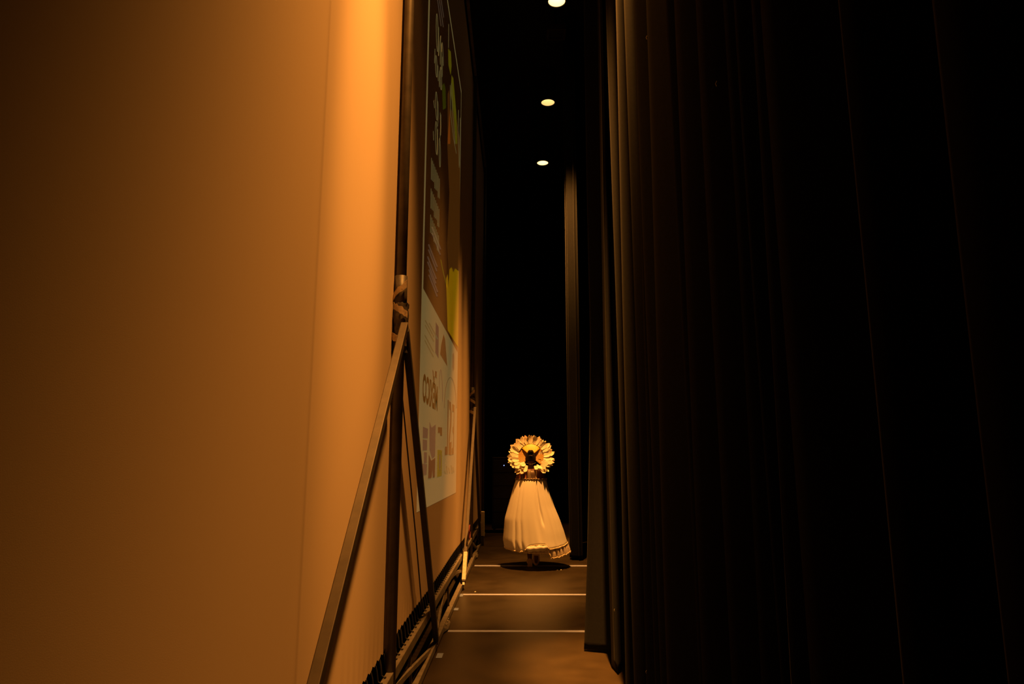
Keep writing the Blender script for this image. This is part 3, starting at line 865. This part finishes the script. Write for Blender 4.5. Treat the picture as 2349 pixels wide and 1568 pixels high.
for i in range(13):
    t = i / 12
    r_ = []
    for k, a in enumerate(angs):
        p_ = gown_pt(a, t, 0.026 - 0.034 * t * flare(a), hem_in, 0.46)
        q = 1 + 0.022 * t * math.sin(40 * a) + 0.012 * t * math.sin(61 * a)
        cx, _ = prof_at(p_[2])
        r_.append((cx + (p_[0] - cx) * q, p_[1] * q, p_[2]))
    rows.append(r_)
pp('underskirt_ruffle', MB().grid(rows, True), M_under, smooth=True, thick=0.004)
# turned-up roll at the middle of the hem
rl = []
for k in range(15):
    a = PI + math.acos(0.42) if False else None
pts = []
for k in range(17):
    x = -0.33 + 0.66 * k / 16
    p_ = gown_pt(-math.acos(x), 1.0)
    pts.append((p_[0], p_[1] - 0.006, 0.288 + 0.024 * k / 16 + 0.005 * math.sin(k * 1.3)))
pp('hem_roll', MB().tube(pts, [0.010, 0.026] + [0.036 + 0.004 * math.sin(k) for k in range(13)] + [0.030, 0.015], 12), M_gown, smooth=True)
# lace edges along both hems
def lace(name, fn, parent, sx=0.0):
    pts = []
    for k in range(NA * 2 + 1):
        a = PI + PI * k / (NA * 2) if True else 0
        x, y, z = fn(a)
        pts.append((x, y - 0.004, z + 0.007 * math.sin(k * 0.9)))
    return pp(name, MB().tube(pts, [0.006 + 0.003 * math.sin(k * 1.9) for k in range(len(pts))], 6), M_lace, parent=parent, smooth=True)
lace('lace_edge', lambda a: gown_pt(a, 1.0), gown)
def inn(a):
    p_ = gown_pt(a, 1.0, 0.026 - 0.034 * flare(a), hem_in, 0.46); q = 1 + 0.022 * math.sin(40 * a) + 0.012 * math.sin(61 * a); cx, _ = prof_at(p_[2])
    return (cx + (p_[0] - cx) * q, p_[1] * q, p_[2])
lace('lace_edge', inn, gown)
# braid round the top of the gown
cx, w = prof_at(1.245)
bp = []
for k in range(121):
    a = 2 * PI * k / 120
    bp.append((cx + (w + 0.004) * math.cos(a), 0.160 * math.sin(a) + 0.0, 1.248 + 0.006 * math.sin(k * 1.7)))
pp('waist_braid', MB().tube(bp, [0.013 + 0.004 * math.sin(k * 2.1) for k in range(121)], 8), M_trim, smooth=True)

# --- shoes
def shoe(x, y, z, tilt):
    mb = MB()
    pr_ = [(-0.055, 0.030, 0.060), (-0.05, 0.042, 0.066), (0.0, 0.045, 0.072), (0.06, 0.048, 0.060), (0.12, 0.052, 0.046), (0.17, 0.044, 0.036), (0.20, 0.02, 0.026)]
    rws = []
    for (yy, hw, hh) in pr_:
        rws.append([(hw * math.cos(a), yy, 0.012 + (hh if math.sin(a) > 0 else 0.012) * math.sin(a)) for a in [2 * PI * k / 16 for k in range(16)]])
    mb.grid(rws, True); mb.add(rws[0], [tuple(range(16))]); mb.add(rws[-1], [tuple(range(15, -1, -1))])
    o = pp('shoe', mb, M_shoe, smooth=True)
    o.location = (x, y, z); o.rotation_euler = (tilt, 0, 0)
    h = pp('heel', MB().box(-0.036, 0.036, -0.06, 0.005, -0.035, 0.006), M_shoe, parent=o, bevel=0.005)
    return o
shoe(-0.018, 0.0, 0.036, 0.0)
shoe(0.070, -0.178, 0.195, -1.05)

# --- headdress: three woven panels inside a ring of feathers
hx, hz = loc(1218, 1046, 0.05)
LEAN = 0.50
def ly(z): return LEAN * (z - hz)          # the crown leans away from the back of the head
hd = pp('headdress', MB().tube([(hx + 0.20 * math.cos(a), 0.045 + ly(hz + 0.2 * math.sin(a)), hz + 0.20 * math.sin(a)) for a in [math.radians(-46 + 272 * k / 40) for k in range(41)]], 0.006, 8), M_trim, smooth=True)
tag(hd, 'round headdress frame fringed with white feathers')
def fan_panel(name, a0, a1, r0, r1, m, r1f=None, y0=0.085, y1=-0.05):
    rws = []
    for j in range(9):
        t = j / 8
        rws.append([(hx + (r0 + ((r1f(k / 16) if r1f else r1) - r0) * t) * math.cos(math.radians(a0 + (a1 - a0) * k / 16)), y0 + y1 * t * t,
                     hz + (r0 + ((r1f(k / 16) if r1f else r1) - r0) * t) * math.sin(math.radians(a0 + (a1 - a0) * k / 16))) for k in range(17)])
    rws = [[(x, y + ly(z), z) for (x, y, z) in q] for q in rws]
    return pp(name, MB().grid(rws), m, parent=hd, smooth=True, thick=0.004)
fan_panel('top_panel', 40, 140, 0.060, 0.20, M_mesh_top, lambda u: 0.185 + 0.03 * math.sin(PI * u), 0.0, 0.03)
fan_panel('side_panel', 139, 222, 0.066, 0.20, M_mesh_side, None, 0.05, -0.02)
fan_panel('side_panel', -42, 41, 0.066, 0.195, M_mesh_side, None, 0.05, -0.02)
ae = [math.radians(43 + 94 * k / 20) for k in range(21)]
pp('panel_rim', MB().tube([(hx + 0.205 * math.cos(a), 0.026 + ly(hz + 0.2 * math.sin(a)), hz + (0.185 + 0.03 * math.sin((k) / 20 * PI)) * math.sin(a) + 0.002) for k, a in enumerate(ae)], 0.004, 6), M_brownrib, parent=hd, smooth=True)
pp('dark_patch', MB().grid([[(hx + rr * math.cos(math.radians(an)), 0.024 + 0.03 * (0.2 - rr) / 0.14 + ly(hz + rr * math.sin(math.radians(an))), hz + rr * math.sin(math.radians(an))) for an in (66, 70, 74, 79)] for rr in (0.12, 0.15, 0.18, 0.20)]), M_brownrib, parent=hd, thick=0.003)

def feather_mesh(nm, L, wd, curl, m, seed):
    rnd = random.Random(seed); rws = []
    for i in range(13):
        t = i / 12
        half = wd * (0.42 + 0.58 * math.sin(PI / 2 * min(1.0, t / 0.68))) * (1.0 if t < 0.68 else max(0.08, math.cos(PI / 2 * (t - 0.68) / 0.32)) ** 0.62)
        nick = 1 + 0.05 * math.sin(i * 2.3 + seed)
        yb = -curl * t * t
        rws.append([(half * nick * s, yb + 0.010 * abs(s) * (1 + 0.3 * math.sin(i)) , L * t * (1 - 0.04 * abs(s))) for s in (-1, -0.5, 0, 0.5, 1)])
    mb = MB().grid(rws)
    return mb.mesh(nm, m, True)
FM = [feather_mesh('feather_blade', 1.0, 0.155, 0.16, M_feather, 1), feather_mesh('feather_blade', 1.0, 0.175, 0.26, M_feather, 4),
      feather_mesh('feather_blade', 1.0, 0.14, 0.10, M_feather2, 7), feather_mesh('feather_blade', 1.0, 0.18, 0.34, M_feather, 9)]
rnd = random.Random(5)
cnt = 0
def feather(ang, r0, L, y, mi, wsc=1.0, lean=0.0):
    global cnt
    o = link(bpy.data.objects.new('feather', FM[mi])); o.parent = hd
    a = math.radians(ang)
    o.location = (hx + r0 * math.cos(a), y + ly(hz + r0 * math.sin(a)), hz + r0 * math.sin(a))
    o.rotation_euler = (Matrix.Rotation(-math.atan(LEAN), 3, 'X') @ Matrix.Rotation(PI / 2 - a + rnd.uniform(-0.14, 0.14), 3, 'Y') @ Matrix.Rotation(lean + rnd.uniform(-0.12, 0.12), 3, 'X') @ Matrix.Rotation(rnd.uniform(-0.5, 0.5), 3, 'Z')).to_euler()
    o.scale = (L * wsc, L, L)
    cnt += 1
n1 = 40
for k in range(n1):                                   # outer rank
    an = -50 + 282 * k / (n1 - 1)
    top = math.sin(math.radians(an))
    feather(an, 0.195 - 0.012 * max(0, top), rnd.uniform(0.145, 0.176) - 0.020 * max(0, top), 0.030, rnd.choice((0, 0, 1, 2)), 1.25)
n2 = 36
for k in range(n2):                                   # inner rank, shorter and curling back
    an = -48 + 278 * k / (n2 - 1) + rnd.uniform(-2, 2)
    feather(an, 0.190, rnd.uniform(0.105, 0.14), 0.012, rnd.choice((0, 1, 3)), 1.35, lean=0.12)
for (an, r0, L, mi) in ((-64, 0.16, 0.10, 3), (-70, 0.15, 0.10, 1), (-58, 0.16, 0.12, 3), (-54, 0.15, 0.09, 3), (238, 0.15, 0.11, 1), (230, 0.14, 0.10, 3), (222, 0.13, 0.09, 3), (246, 0.15, 0.13, 0), (242, 0.17, 0.16, 2), (16, 0.12, 0.075, 3), (-28, 0.17, 0.13, 3), (-20, 0.22, 0.14, 1)):
    feather(an, r0, L, -0.005, mi, 1.5, lean=0.15)
